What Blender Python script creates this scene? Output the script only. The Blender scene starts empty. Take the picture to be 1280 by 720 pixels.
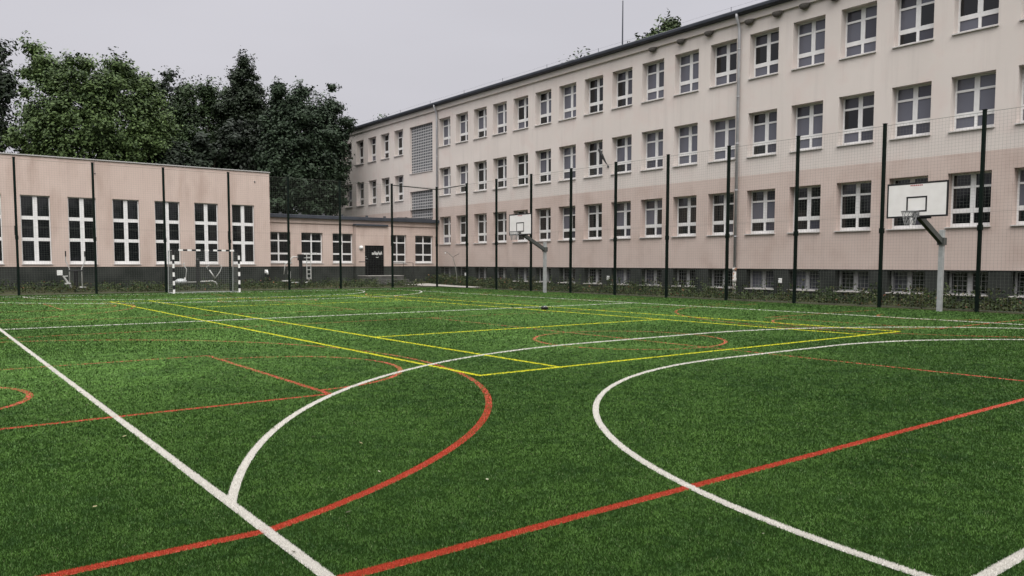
import bpy, bmesh, math, random
import numpy as np
from mathutils import Vector, Matrix
R = math.radians
random.seed(7)
scene = bpy.context.scene
C = scene.collection

# ------------------------------------------------------------ camera, sky, sun, exposure
EYE = 1.45
cam_d = bpy.data.cameras.new('camera')
cam = bpy.data.objects.new('camera', cam_d); C.objects.link(cam)
cam_d.sensor_width = 36.0
cam_d.lens = 978.83 / 1280 * 36
cam_d.shift_y = 34.25 / 1280
cam_d.clip_start = 0.05; cam_d.clip_end = 2000
YAW, PITCH, ROLL = R(37.4494), R(3.8139), R(0.085)
cam.matrix_world = (Matrix.Translation((0, 0, EYE)) @ Matrix.Rotation(-YAW, 4, 'Z')
                    @ Matrix.Rotation(R(90) - PITCH, 4, 'X') @ Matrix.Rotation(ROLL, 4, 'Z'))
scene.camera = cam

SUN_EL, SUN_AZ = R(52), R(205)          # azimuth clockwise from +Y
world = bpy.data.worlds.new('World'); scene.world = world; world.use_nodes = True
wn, wl = world.node_tree.nodes, world.node_tree.links
wn.clear()
out = wn.new('ShaderNodeOutputWorld')
sky = wn.new('ShaderNodeTexSky'); sky.sky_type = 'NISHITA'; sky.sun_disc = False
sky.sun_elevation = SUN_EL; sky.sun_rotation = SUN_AZ
sky.air_density = 1.5; sky.dust_density = 6.0
hs = wn.new('ShaderNodeHueSaturation'); hs.inputs['Saturation'].default_value = 0.15
wl.new(sky.outputs[0], hs.inputs['Color'])
b1 = wn.new('ShaderNodeBackground'); b1.inputs[1].default_value = 0.05
wl.new(hs.outputs[0], b1.inputs[0])
# the cloud deck of a dull day: dim towards the horizon, about three times brighter overhead
tc = wn.new('ShaderNodeTexCoord'); sx = wn.new('ShaderNodeSeparateXYZ'); wl.new(tc.outputs['Generated'], sx.inputs[0])
ramp = wn.new('ShaderNodeValToRGB'); wl.new(sx.outputs[2], ramp.inputs[0])
el = ramp.color_ramp.elements
el[0].position = 0.0; el[0].color = (0.262, 0.254, 0.281, 1)
el[1].position = 1.0; el[1].color = (2.0, 1.98, 1.96, 1)
e = el.new(0.36); e.color = (0.272, 0.264, 0.292, 1)
nz = wn.new('ShaderNodeTexNoise'); nz.inputs['Scale'].default_value = 2.2; nz.inputs['Detail'].default_value = 3
mp = wn.new('ShaderNodeMapping'); mp.inputs['Scale'].default_value = (1, 1, 3.2)
wl.new(tc.outputs['Generated'], mp.inputs[0]); wl.new(mp.outputs[0], nz.inputs[0])
mr = wn.new('ShaderNodeMapRange'); mr.inputs['From Min'].default_value = 0.3; mr.inputs['From Max'].default_value = 0.7
mr.inputs['To Min'].default_value = 0.945; mr.inputs['To Max'].default_value = 1.055
wl.new(nz.outputs[0], mr.inputs[0])
vm = wn.new('ShaderNodeVectorMath'); vm.operation = 'SCALE'
wl.new(ramp.outputs[0], vm.inputs[0]); wl.new(mr.outputs[0], vm.inputs['Scale'])
b2 = wn.new('ShaderNodeBackground'); b2.inputs[1].default_value = 1.5
wl.new(vm.outputs[0], b2.inputs[0])
ad = wn.new('ShaderNodeAddShader'); wl.new(b1.outputs[0], ad.inputs[0]); wl.new(b2.outputs[0], ad.inputs[1])
wl.new(ad.outputs[0], out.inputs[0])

sun_d = bpy.data.lights.new('sun', 'SUN'); sun_d.energy = 1.5; sun_d.angle = R(40); sun_d.color = (1, 0.97, 0.93)
sun = bpy.data.objects.new('sun', sun_d); C.objects.link(sun)
sdir = Vector((math.sin(SUN_AZ) * math.cos(SUN_EL), math.cos(SUN_AZ) * math.cos(SUN_EL), math.sin(SUN_EL)))
sun.rotation_euler = (-sdir).to_track_quat('-Z', 'Y').to_euler()

scene.view_settings.view_transform = 'Standard'
scene.view_settings.look = 'None'
scene.view_settings.exposure = 0.1
scene.view_settings.gamma = 1.0
scene.cycles.max_bounces = 6

# ------------------------------------------------------------ materials
def mat(name, col, rough=0.8, spec=0.3, col2=None, scale=3.0, detail=5.0, lo=0.35, hi=0.65, bump=0.0, bscale=60.0,
        metallic=0.0, attr=None, mapscale=(1, 1, 1), spots=None, streak=None):
    m = bpy.data.materials.new(name); m.use_nodes = True
    n, l = m.node_tree.nodes, m.node_tree.links
    p = n['Principled BSDF']
    p.inputs['Base Color'].default_value = (*col, 1)
    p.inputs['Roughness'].default_value = rough
    p.inputs['Specular IOR Level'].default_value = spec
    p.inputs['Metallic'].default_value = metallic
    co = n.new('ShaderNodeTexCoord'); mpn = n.new('ShaderNodeMapping'); mpn.inputs['Scale'].default_value = mapscale
    l.new(co.outputs['Object'], mpn.inputs[0])
    last = None
    if col2 is not None:
        t = n.new('ShaderNodeTexNoise'); t.inputs['Scale'].default_value = scale; t.inputs['Detail'].default_value = detail
        l.new(mpn.outputs[0], t.inputs[0])
        r = n.new('ShaderNodeValToRGB'); r.color_ramp.elements[0].position = lo; r.color_ramp.elements[1].position = hi
        r.color_ramp.elements[0].color = (*col, 1); r.color_ramp.elements[1].color = (*col2, 1)
        l.new(t.outputs[0], r.inputs[0]); last = r.outputs[0]
        l.new(last, p.inputs['Base Color'])
    if spots:
        sc_, c_, a_, b_, ms = spots
        mp2 = n.new('ShaderNodeMapping'); mp2.inputs['Scale'].default_value = ms; l.new(co.outputs['Object'], mp2.inputs[0])
        t = n.new('ShaderNodeTexNoise'); t.inputs['Scale'].default_value = sc_; t.inputs['Detail'].default_value = 4
        l.new(mp2.outputs[0], t.inputs[0])
        r2 = n.new('ShaderNodeMapRange'); r2.inputs['From Min'].default_value = a_; r2.inputs['From Max'].default_value = b_
        l.new(t.outputs[0], r2.inputs[0])
        mx = n.new('ShaderNodeMix'); mx.data_type = 'RGBA'
        l.new(r2.outputs[0], mx.inputs['Factor'])
        if last is not None: l.new(last, mx.inputs['A'])
        else: mx.inputs['A'].default_value = (*col, 1)
        mx.inputs['B'].default_value = (*c_, 1)
        l.new(mx.outputs['Result'], p.inputs['Base Color'])
    if streak:                                   # rain streaks: long thin dirt marks down the wall
        mp3 = n.new('ShaderNodeMapping'); mp3.inputs['Scale'].default_value = (3.2, 3.2, 0.16); l.new(co.outputs['Object'], mp3.inputs[0])
        t = n.new('ShaderNodeTexNoise'); t.inputs['Scale'].default_value = 1.0; t.inputs['Detail'].default_value = 6; t.inputs['Roughness'].default_value = 0.65
        l.new(mp3.outputs[0], t.inputs[0])
        r3 = n.new('ShaderNodeMapRange'); r3.inputs['From Min'].default_value = 0.52; r3.inputs['From Max'].default_value = 0.80
        r3.inputs['To Max'].default_value = streak
        l.new(t.outputs[0], r3.inputs[0])
        mx3 = n.new('ShaderNodeMix'); mx3.data_type = 'RGBA'; l.new(r3.outputs[0], mx3.inputs['Factor'])
        src = p.inputs['Base Color'].links[0].from_socket
        l.new(src, mx3.inputs['A']); mx3.inputs['B'].default_value = (col[0]*0.55, col[1]*0.55, col[2]*0.56, 1)
        l.new(mx3.outputs['Result'], p.inputs['Base Color'])
    if attr:
        a = n.new('ShaderNodeAttribute'); a.attribute_name = attr
        l.new(a.outputs['Color'], p.inputs['Base Color'])
    if bump:
        t2 = n.new('ShaderNodeTexNoise'); t2.inputs['Scale'].default_value = bscale; t2.inputs['Detail'].default_value = 6
        l.new(co.outputs['Object'], t2.inputs[0])
        bp = n.new('ShaderNodeBump'); bp.inputs['Strength'].default_value = bump; bp.inputs['Distance'].default_value = 0.01
        l.new(t2.outputs[0], bp.inputs['Height']); l.new(bp.outputs[0], p.inputs['Normal'])
    return m

def brick_mat(name, mortar, brick, brick2, bw, bh, mort):
    """glass blocks: panels laid in a mortar grid"""
    m = bpy.data.materials.new(name); m.use_nodes = True
    n, l = m.node_tree.nodes, m.node_tree.links
    p = n['Principled BSDF']; p.inputs['Roughness'].default_value = 0.25
    return m

M = {}
M['upper'] = mat('cream_render', (0.585, 0.530, 0.492), 0.92, 0.12, (0.635, 0.577, 0.538), 0.55, 7, 0.3, 0.7, 0.35, 45,
                 streak=0.26, spots=(1.1, (0.59, 0.505, 0.468), 0.50, 0.78, (1, 1, 1)))
M['lower'] = mat('pink_render', (0.505, 0.410, 0.368), 0.92, 0.12, (0.555, 0.455, 0.410), 0.6, 7, 0.3, 0.7, 0.35, 45,
                 streak=0.26, spots=(0.9, (0.455, 0.355, 0.312), 0.48, 0.78, (1, 1, 1)))
M['gym'] = mat('gym_render', (0.492, 0.392, 0.345), 0.92, 0.12, (0.542, 0.437, 0.387), 0.7, 7, 0.3, 0.7, 0.4, 45,
               streak=0.24, spots=(1.0, (0.425, 0.328, 0.282), 0.48, 0.76, (1.6, 1.6, 0.5)))
M['plinth'] = mat('dark_plinth', (0.019, 0.022, 0.020), 0.85, 0.12, (0.044, 0.047, 0.043), 0.9, 6, 0.35, 0.68, 0.5, 50)
M['cornice'] = mat('cornice_render', (0.57, 0.518, 0.480), 0.9, 0.12, (0.62, 0.565, 0.525), 0.8, 4)
M['gutter'] = mat('slate_gutter', (0.030, 0.034, 0.046), 0.5, 0.35, (0.045, 0.050, 0.064), 2.0)
M['roof'] = mat('roof_felt', (0.05, 0.053, 0.06), 0.8, 0.2, (0.09, 0.09, 0.095), 1.5, bump=0.3)
M['white'] = mat('white_frame', (0.74, 0.73, 0.72), 0.45, 0.4, (0.66, 0.65, 0.64), 4.0)
M['greyframe'] = mat('grey_frame', (0.42, 0.42, 0.42), 0.5, 0.4, (0.34, 0.34, 0.34), 4.0)
M['sill'] = mat('sill_metal', (0.58, 0.55, 0.53), 0.5, 0.4, (0.48, 0.45, 0.43), 5.0)
M['zinc'] = mat('zinc_pipe', (0.33, 0.33, 0.34), 0.5, 0.4, (0.42, 0.42, 0.43), 3.0, metallic=0.2)
M['cast'] = mat('cast_pipe', (0.50, 0.48, 0.45), 0.7, 0.3, (0.24, 0.12, 0.07), 7.0, lo=0.52, hi=0.62)
M['green'] = mat('dark_green_paint', (0.003, 0.007, 0.005), 0.6, 0.1, (0.005, 0.011, 0.008), 6.0)
M['net'] = mat('net_cord', (0.13, 0.14, 0.12), 0.8, 0.2)
M['goalnet'] = mat('goal_net_cord', (0.20, 0.21, 0.20), 0.8, 0.2)
M['black'] = mat('black_paint', (0.012, 0.012, 0.013), 0.45, 0.35)
M['door'] = mat('door_black', (0.004, 0.004, 0.005), 0.7, 0.08, (0.008, 0.008, 0.009), 5.0)
M['wpaint'] = mat('white_paint', (0.78, 0.77, 0.75), 0.5, 0.4, (0.70, 0.69, 0.66), 8.0)
M['board'] = mat('board_white', (0.76, 0.745, 0.72), 0.5, 0.3, (0.71, 0.69, 0.665), 4.0)
M['galv'] = mat('galvanised', (0.36, 0.375, 0.37), 0.5, 0.4, (0.46, 0.475, 0.47), 7.0, metallic=0.35)
M['tube'] = mat('pale_tube', (0.50, 0.50, 0.48), 0.45, 0.4, (0.42, 0.42, 0.40), 6.0)
M['concrete'] = mat('pale_concrete', (0.38, 0.36, 0.33), 0.9, 0.2, (0.30, 0.285, 0.26), 3.0, bump=0.3)
M['soil'] = mat('soil', (0.035, 0.034, 0.020), 0.95, 0.1, (0.055, 0.060, 0.028), 1.2, bump=0.8, bscale=12)
M['land'] = mat('rough_grass', (0.035, 0.055, 0.018), 0.95, 0.1, (0.05, 0.065, 0.025), 0.4, bump=0.6, bscale=8)
M['turf'] = mat('turf_backing', (0.008, 0.018, 0.004), 1.0, 0.0, (0.012, 0.026, 0.006), 0.5, bump=0.8, bscale=70)
M['lw'] = mat('line_white_base', (0.50, 0.49, 0.46), 0.9, 0.1)
M['lr'] = mat('line_red_base', (0.26, 0.030, 0.018), 0.9, 0.1)
M['ly'] = mat('line_yellow_base', (0.42, 0.40, 0.03), 0.9, 0.1)
M['fibre'] = mat('turf_fibre', (0.04, 0.09, 0.025), 0.55, 0.22, attr='Col')
M['leaf'] = mat('leaves', (0.05, 0.08, 0.03), 0.6, 0.25, attr='Col')
M['bark'] = mat('bark', (0.06, 0.048, 0.038), 0.95, 0.1, (0.035, 0.028, 0.022), 6.0, bump=0.8, bscale=15)
M['mud'] = mat('nest_mud', (0.13, 0.12, 0.11), 0.95, 0.1, (0.09, 0.08, 0.072), 12.0, bump=0.8, bscale=30)
M['cloth'] = mat('grey_cloth', (0.09, 0.092, 0.095), 0.9, 0.1, (0.06, 0.062, 0.065), 5.0)
M['redprint'] = mat('red_print', (0.40, 0.07, 0.08), 0.6, 0.2)
M['rim'] = mat('rim_grey', (0.20, 0.20, 0.20), 0.5, 0.4, metallic=0.3)
M['stemgrey'] = mat('weathered_stem', (0.14, 0.14, 0.125), 0.8, 0.2)
M['boxw'] = mat('white_plastic', (0.72, 0.72, 0.70), 0.5, 0.4)
def glass(name, col, rough=0.04):
    m = mat(name, col, rough, 0.5); return m
M['g1'] = glass('glass_dark', (0.006, 0.007, 0.008))
M['g2'] = glass('glass_mid', (0.048, 0.048, 0.062))  # bluish base colour holds part of the sky reflection
M['g3'] = glass('glass_sky_curtain', (0.110, 0.112, 0.138), 0.08)  # pale blue-grey: sky reflection painted into the base colour, some curtain tone too
M['gb'] = mat('glass_block', (0.06, 0.065, 0.072), 0.12, 0.5, (0.13, 0.135, 0.145), 7.0, lo=0.4, hi=0.6)

# ------------------------------------------------------------ mesh helper
class MB:
    def __init__(s): s.v = []; s.f = []; s.m = []
    def quad(s, a, b, c, d, out=None, mi=0):
        if out is not None:
            n = (Vector(b) - Vector(a)).cross(Vector(d) - Vector(a))
            if n.dot(Vector(out)) < 0: a, b, c, d = d, c, b, a
        i = len(s.v); s.v += [tuple(a), tuple(b), tuple(c), tuple(d)]; s.f.append((i, i+1, i+2, i+3)); s.m.append(mi)
    def box(s, x0, x1, y0, y1, z0, z1, mi=0):
        i = len(s.v)
        s.v += [(x0,y0,z0),(x1,y0,z0),(x1,y1,z0),(x0,y1,z0),(x0,y0,z1),(x1,y0,z1),(x1,y1,z1),(x0,y1,z1)]
        for q in ((0,3,2,1),(4,5,6,7),(0,1,5,4),(1,2,6,5),(2,3,7,6),(3,0,4,7)):
            s.f.append(tuple(i+k for k in q)); s.m.append(mi)
    def tube(s, pts, r, n=8, mi=0, cap=True, rs=None):
        pts = [Vector(p) for p in pts]; rings = []
        up = None
        for k, p in enumerate(pts):
            if k == 0: t = pts[1] - p
            elif k == len(pts)-1: t = p - pts[k-1]
            else: t = (pts[k+1]-p).normalized() + (p-pts[k-1]).normalized()
            t.normalize()
            if up is None:
                up = Vector((0,0,1)) if abs(t.z) < 0.9 else Vector((1,0,0))
            a = t.cross(up).normalized(); b = a.cross(t).normalized(); up = b
            rr = rs[k] if rs else r
            i = len(s.v); rings.append(i)
            for j in range(n):
                w = 2*math.pi*(j+0.5)/n
                s.v.append(tuple(p + a*math.cos(w)*rr + b*math.sin(w)*rr))
        for k in range(len(pts)-1):
            for j in range(n):
                s.f.append((rings[k]+j, rings[k]+(j+1)%n, rings[k+1]+(j+1)%n, rings[k+1]+j)); s.m.append(mi)
        if cap:
            s.f.append(tuple(rings[0]+j for j in range(n))[::-1]); s.m.append(mi)
            s.f.append(tuple(rings[-1]+j for j in range(n))); s.m.append(mi)
    def beam(s, a, b, w, h, mi=0):
        """square bar from a to b"""
        a, b = Vector(a), Vector(b); t = (b-a).normalized()
        up = Vector((0,0,1)) if abs(t.z) < 0.95 else Vector((1,0,0))
        x = t.cross(up).normalized()*w/2; y = x.cross(t).normalized()*h/2
        i = len(s.v)
        for p in (a, b):
            s.v += [tuple(p-x-y), tuple(p+x-y), tuple(p+x+y), tuple(p-x+y)]
        for q in ((3,2,1,0),(4,5,6,7),(0,1,5,4),(1,2,6,5),(2,3,7,6),(3,0,4,7)):
            s.f.append(tuple(i+k for k in q)); s.m.append(mi)
    def ball(s, c, r, mi=0, sz=1.0, n=8):
        c = Vector(c); i = len(s.v); rows = n//2
        for a in range(rows+1):
            th = math.pi*a/rows
            for b in range(n):
                ph = 2*math.pi*b/n
                s.v.append((c.x+r*math.sin(th)*math.cos(ph), c.y+r*math.sin(th)*math.sin(ph), c.z+r*sz*math.cos(th)))
        for a in range(rows):
            for b in range(n):
                s.f.append((i+a*n+b, i+(a+1)*n+b, i+(a+1)*n+(b+1)%n, i+a*n+(b+1)%n)); s.m.append(mi)
    def mesh(s, name, mats, smooth=False):
        me = bpy.data.meshes.new(name); me.from_pydata(s.v, [], s.f)
        for m_ in (mats if isinstance(mats, (list, tuple)) else [mats]): me.materials.append(m_)
        me.polygons.foreach_set('material_index', s.m)
        if smooth: me.polygons.foreach_set('use_smooth', [True]*len(s.f))
        me.update(); return me
    def build(s, name, mats, parent=None, smooth=False, bevel=0.0):
        o = bpy.data.objects.new(name, s.mesh(name, mats, smooth)); C.objects.link(o)
        if parent is not None: o.parent = parent
        if bevel:
            b = o.modifiers.new('bevel', 'BEVEL'); b.width = bevel; b.segments = 2; b.limit_method = 'ANGLE'
        return o
def link(name, me, parent=None):
    o = bpy.data.objects.new(name, me); C.objects.link(o)
    if parent is not None: o.parent = parent
    return o
def tag(o, label=None, cat=None, group=None, kind=None):
    if label: o['label'] = label
    if cat: o['category'] = cat
    if group: o['group'] = group
    if kind: o['kind'] = kind
    return o
def empty(name, loc=(0,0,0)):
    o = bpy.data.objects.new(name, None); C.objects.link(o); o.location = loc; o.empty_display_size = 0.3
    bpy.context.view_layer.update(); return o

# planes: 'X' faces -X at X=const (u = Y), 'Y' faces -Y at Y=const (u = X); d = depth behind the face
def P3(ax, c, u, z, d=0.0):
    return (c+d, u, z) if ax == 'X' else (u, c+d, z)
def wall(name, ax, c, u0, u1, z0, z1, holes, depth, m, parent, fine=None):
    mb = MB(); outv = (-1,0,0) if ax == 'X' else (0,-1,0)
    us = sorted(set([u0, u1] + [h[0] for h in holes] + [h[1] for h in holes]))
    zs = sorted(set([z0, z1] + [h[2] for h in holes] + [h[3] for h in holes]))
    us = [u for u in us if u0 <= u <= u1]; zs = [z for z in zs if z0 <= z <= z1]
    for a, b in zip(us, us[1:]):
        for p, q in zip(zs, zs[1:]):
            cu, cz = (a+b)/2, (p+q)/2
            if any(h[0] < cu < h[1] and h[2] < cz < h[3] for h in holes): continue
            mb.quad(P3(ax,c,a,p), P3(ax,c,b,p), P3(ax,c,b,q), P3(ax,c,a,q), outv)
    for a, b, p, q in holes:
        up = (0,1,0) if ax == 'X' else (1,0,0); un = tuple(-k for k in up)
        mb.quad(P3(ax,c,a,p), P3(ax,c,a,q), P3(ax,c,a,q,depth), P3(ax,c,a,p,depth), up)
        mb.quad(P3(ax,c,b,p), P3(ax,c,b,q), P3(ax,c,b,q,depth), P3(ax,c,b,p,depth), un)
        mb.quad(P3(ax,c,a,p), P3(ax,c,b,p), P3(ax,c,b,p,depth), P3(ax,c,a,p,depth), (0,0,1))
        mb.quad(P3(ax,c,a,q), P3(ax,c,b,q), P3(ax,c,b,q,depth), P3(ax,c,a,q,depth), (0,0,-1))
    return mb.build(name, m, parent)

# ------------------------------------------------------------ setting: ground
GX, GY = 25.35, 40.32          # edges of the turf
mb = MB(); mb.quad((-600,-600,-0.06),(900,-600,-0.06),(900,900,-0.06),(-600,900,-0.06),(0,0,1))
tag(mb.build('ground', M['land']), 'rough green land around the school yard', 'ground', kind='structure')
mb = MB()
mb.quad((-16,-9,0),(GX,-9,0),(GX,GY,0),(-16,GY,0),(0,0,1))
tag(mb.build('turf_pitch', M['turf']), 'green artificial turf sports pitch with coloured lines', 'sports pitch', kind='structure')
mb = MB()
mb.quad((-16,GY,-0.01),(28.7,GY,-0.01),(28.7,45.8,0.20),(-16,45.8,0.20),(0,0,1))
mb.quad((GX,-9,-0.014),(28.7,-9,0.10),(28.7,GY,0.10),(GX,GY,-0.014),(0,0,1))
tag(mb.build('planting_bed_soil', M['soil']), 'strip of bare soil between pitch and school walls', 'soil', kind='structure')
mb = MB()
pl = [((24.3,42.9),(26.2,43.0)), ((24.6,41.7),(26.4,42.0)), ((25.62,40.6),(26.9,40.6)), ((25.66,38.6),(26.9,38.6)), ((25.66,37.7),(26.5,37.6))]
def bedz(x, y): return 0.03 + (max(0, y-GY)/5.48*0.21)
for (a, b), (c2, d2) in zip(pl, pl[1:]):
    mb.quad((*a, bedz(*a)), (*b, bedz(*b)+0.02), (*d2, bedz(*d2)+0.02), (*c2, bedz(*c2)), (0,0,1))
tag(mb.build('footpath', M['concrete']), 'narrow pale concrete path leading from the black door', 'path', kind='structure')

# ------------------------------------------------------------ court lines (centre lines, half widths), also used to colour fibres
LINES = {'white': [], 'yellow': [], 'red': []}
def seg(col, x0, y0, x1, y1, w): LINES[col].append(('s', x0, y0, x1, y1, w/2))
def arc(col, cx, cy, r, a0, a1, w): LINES[col].append(('a', cx, cy, r, R(a0), R(a1), w/2))
XL, XR, Y0, Y1 = 1.47, 21.0, 1.48, 38.62
WW = 0.058
seg('white', XL, Y0, XL, Y1, WW); seg('white', XR, Y0, XR, Y1, WW)
seg('white', XL, Y0, XR, Y0, WW); seg('white', XL, Y1, XR, Y1, WW); seg('white', XL, 20.05, XR, 20.05, WW)
PL, PR = 9.72, 12.74
for yb, sg in ((Y0, 1), (Y1, -1)):
    for r, dy_ in ((6.05, -0.05), (8.8, 0.15)):
        yb = (Y0 if sg > 0 else Y1)+sg*dy_
        ex = math.degrees(math.acos(min(1, (PL-XL)/r))) if r > 8 else 0
        if sg > 0:
            arc('white', PL, yb, r, 90, 180-ex, WW); arc('white', PR, yb, r, ex, 90, WW)
        else:
            arc('white', PL, yb, r, 180+ex, 270, WW); arc('white', PR, yb, r, 270, 360-ex, WW)
        seg('white', PL, yb+sg*r, PR, yb+sg*r, WW)
YW = 0.05
for x in (5.76, 16.72): seg('yellow', x, 8.2, x, 31.9, YW)
for x in (7.12, 15.36): seg('yellow', x, 8.2, x, 31.9, YW)
for y in (8.2, 31.9): seg('yellow', 5.76, y, 16.72, y, YW)
for y in (13.7, 26.4): seg('yellow', 7.12, y, 15.36, y, YW)
RW = 0.07
for yc, s0, s1 in ((10.5, 3.265, 17.8), (29.6, 22.3, 36.9)):
    seg('red', -2.2, s0, 24.0, s0, RW); seg('red', -2.2, s1, 24.0, s1, RW)
    seg('red', 10.9, s0, 10.9, s1, RW)
    arc('red', 10.85, yc, 1.8, 0, 360, RW)
    for sx_, xb in ((1, -2.2), (-1, 24.0)):
        cx = -0.82 if sx_ > 0 else 22.62
        a = math.degrees(math.asin(6.4/6.8))
        if sx_ > 0: arc('red', cx, yc, 6.8, -a, a, RW)
        else: arc('red', cx, yc, 6.8, 180-a, 180+a, RW)
        xa = cx + sx_*6.8*math.cos(R(a))
        for sy in (-1, 1): seg('red', xb, yc+sy*6.4, xa, yc+sy*6.4, RW)
        xf = 3.63 if sx_ > 0 else 18.2
        seg('red', xf, yc-2.45, xf, yc+2.05, RW)
        for dy in (-2.45, 2.05): seg('red', xb, yc+dy, xf, yc+dy, RW)
        arc('red', xf, yc-0.35, 1.8, -90 if sx_ > 0 else 90, 90 if sx_ > 0 else 270, RW)
        cr = -0.3 if sx_ > 0 else 22.1
        arc('red', cr, yc-0.45, 1.28, -90 if sx_ > 0 else 90, 90 if sx_ > 0 else 270, RW)

def in_lines(x, y, L, grow=0.0):
    hit = np.zeros(x.shape, bool)
    for q in L:
        if q[0] == 's':
            _, x0, y0, x1, y1, h = q
            h = h + grow
            if x0 == x1: hit |= (np.abs(x-x0) <= h) & (y >= min(y0,y1)-h) & (y <= max(y0,y1)+h)
            else: hit |= (np.abs(y-y0) <= h) & (x >= min(x0,x1)-h) & (x <= max(x0,x1)+h)
        else:
            _, cx, cy, r, a0, a1, h = q
            h = h + grow
            d = np.hypot(x-cx, y-cy); k = np.abs(d-r) <= h
            an = np.mod(np.arctan2(y-cy, x-cx) - a0, 2*np.pi)
            hit |= k & (an <= (a1-a0)+1e-6)
    return hit

def line_base(mb, L, z):
    for q in L:
        if q[0] == 's':
            _, x0, y0, x1, y1, h = q
            if x0 == x1: mb.quad((x0-h,y0,z),(x0+h,y0,z),(x0+h,y1,z),(x0-h,y1,z),(0,0,1))
            else: mb.quad((x0,y0-h,z),(x1,y0-h,z),(x1,y0+h,z),(x0,y0+h,z),(0,0,1))
        else:
            _, cx, cy, r, a0, a1, h = q
            n = max(6, int((a1-a0)*r/0.15))
            for k in range(n):
                p, s_ = a0+(a1-a0)*k/n, a0+(a1-a0)*(k+1)/n
                f = lambda t, rr: (cx+rr*math.cos(t), cy+rr*math.sin(t), z)
                mb.quad(f(p,r-h), f(s_,r-h), f(s_,r+h), f(p,r+h), (0,0,1))
        z += 0.00015

# ------------------------------------------------------------ turf fibres
rng = np.random.default_rng(5)
def fibre_mesh(name, x, y, w, h, col, m, base=None, lean=0.8):
    n = len(x)
    ang = rng.uniform(0, 2*np.pi, n)
    la = rng.uniform(0, 2*np.pi, n); lm = rng.uniform(0.15, 1.0, n)*lean*h
    hz = h*rng.uniform(0.65, 1.1, n)
    V = np.zeros((n, 3, 3), np.float32)
    dx, dy = np.cos(ang)*w/2, np.sin(ang)*w/2
    V[:,0,0] = x-dx; V[:,0,1] = y-dy; V[:,1,0] = x+dx; V[:,1,1] = y+dy
    V[:,0,2] = V[:,1,2] = -0.002
    V[:,2,0] = x+np.cos(la)*lm; V[:,2,1] = y+np.sin(la)*lm; V[:,2,2] = hz
    V = V.reshape(-1, 3)
    nb = 0; faces_extra = []
    bv = np.zeros((0,3), np.float32)
    if base is not None:
        bv = np.array(base.v, np.float32); nb = len(base.f)
    allv = np.concatenate([V, bv]) if nb else V
    me = bpy.data.meshes.new(name)
    me.vertices.add(len(allv)); me.vertices.foreach_set('co', allv.ravel())
    nl = n*3 + nb*4
    li = np.arange(n*3, dtype=np.int32)
    if nb: li = np.concatenate([li, np.array(base.f, np.int32).ravel() + n*3])
    me.loops.add(nl); me.loops.foreach_set('vertex_index', li)
    me.polygons.add(n+nb)
    st = np.concatenate([np.arange(n)*3, n*3+np.arange(nb)*4]).astype(np.int32)
    me.polygons.foreach_set('loop_start', st)
    at = me.attributes.new('Col', 'FLOAT_COLOR', 'POINT')
    c4 = np.ones((len(allv), 4), np.float32)
    c4[:n*3, :3] = np.repeat(col, 3, axis=0)
    if nb: c4[n*3:, :3] = col.mean(axis=0)*0.9
    at.data.foreach_set('color', c4.ravel())
    me.materials.append(m)
    me.update(calc_edges=True); me.validate()
    return link(name, me)

def vnoise(x, y, s, seed):
    """cheap smooth value noise"""
    r = np.random.default_rng(seed); T = r.random((64, 64))
    u, v = x/s+100, y/s+100
    i, j = np.floor(u).astype(int), np.floor(v).astype(int); fu, fv = u-i, v-j
    fu = fu*fu*(3-2*fu); fv = fv*fv*(3-2*fv)
    g = lambda a, b: T[a % 64, b % 64]
    return (g(i,j)*(1-fu)+g(i+1,j)*fu)*(1-fv)+(g(i,j+1)*(1-fu)+g(i+1,j+1)*fu)*fv

def spread(n, r0=2.3, r1=48.0, a0=-6, a1=84):
    r = r0*np.exp(rng.random(n)*math.log(r1/r0)); a = np.radians(rng.uniform(a0, a1, n))
    x, y = r*np.sin(a), r*np.cos(a)
    k = (x < GX-0.02) & (y < GY-0.02)
    return x[k], y[k], r[k]
NT, PER = 130000, 5                     # near the eye the fibres stand in tufts
tx, ty, tr = spread(NT, 2.3, 14.0)
x, y, r = np.repeat(tx, PER), np.repeat(ty, PER), np.repeat(tr, PER)
ra, rd = rng.uniform(0, 2*np.pi, len(x)), np.sqrt(rng.random(len(x)))*np.maximum(0.005, 0.0012*r)
x, y = x+np.cos(ra)*rd, y+np.sin(ra)*rd
x2, y2, r2 = spread(1450000)
k = rng.random(len(r2)) < np.clip(0.25+r2/16, 0, 1); x2, y2, r2 = x2[k], y2[k], r2[k]
x, y, r = np.concatenate([x, x2]), np.concatenate([y, y2]), np.concatenate([r, r2])
k = (x < GX-0.01) & (y < GY-0.01); x, y, r = x[k], y[k], r[k]
w = np.maximum(0.0036, 0.00100*r); h = np.full(r.shape, 0.0110) + 0.0006*r
any_line = in_lines(x, y, LINES['white']) | in_lines(x, y, LINES['yellow']) | in_lines(x, y, LINES['red'])
k = ~any_line
faint = in_lines(x, y, LINES['red']) & ~in_lines(x, y, LINES['white']) & ~in_lines(x, y, LINES['yellow']) & (y > 5.2)
k |= faint & (rng.random(len(x)) < np.clip(0.35+0.07*(y-5), 0, 0.97))   # green mixed into red lines, as far pile hides them at grazing view
xx, yy = x[k], y[k]
t = rng.random(len(xx))[:, None]; t2 = rng.random(len(xx))
patch = (0.20*vnoise(xx, yy*0.4, 1.6, 1)+0.22*vnoise(xx*0.6, yy, 0.40, 2)+0.33*vnoise(xx+0.2*yy, yy, 0.11, 3)+0.25*vnoise(xx, yy-0.3*xx, 0.045, 4))[:, None]
patch = np.clip((patch-0.5)*1.8+0.5, 0, 1)
A, B = np.array([[0.009, 0.036, 0.006]]), np.array([[0.084, 0.172, 0.032]])
colr = A+(B-A)*(0.30*t**1.2+0.70*patch)
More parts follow.
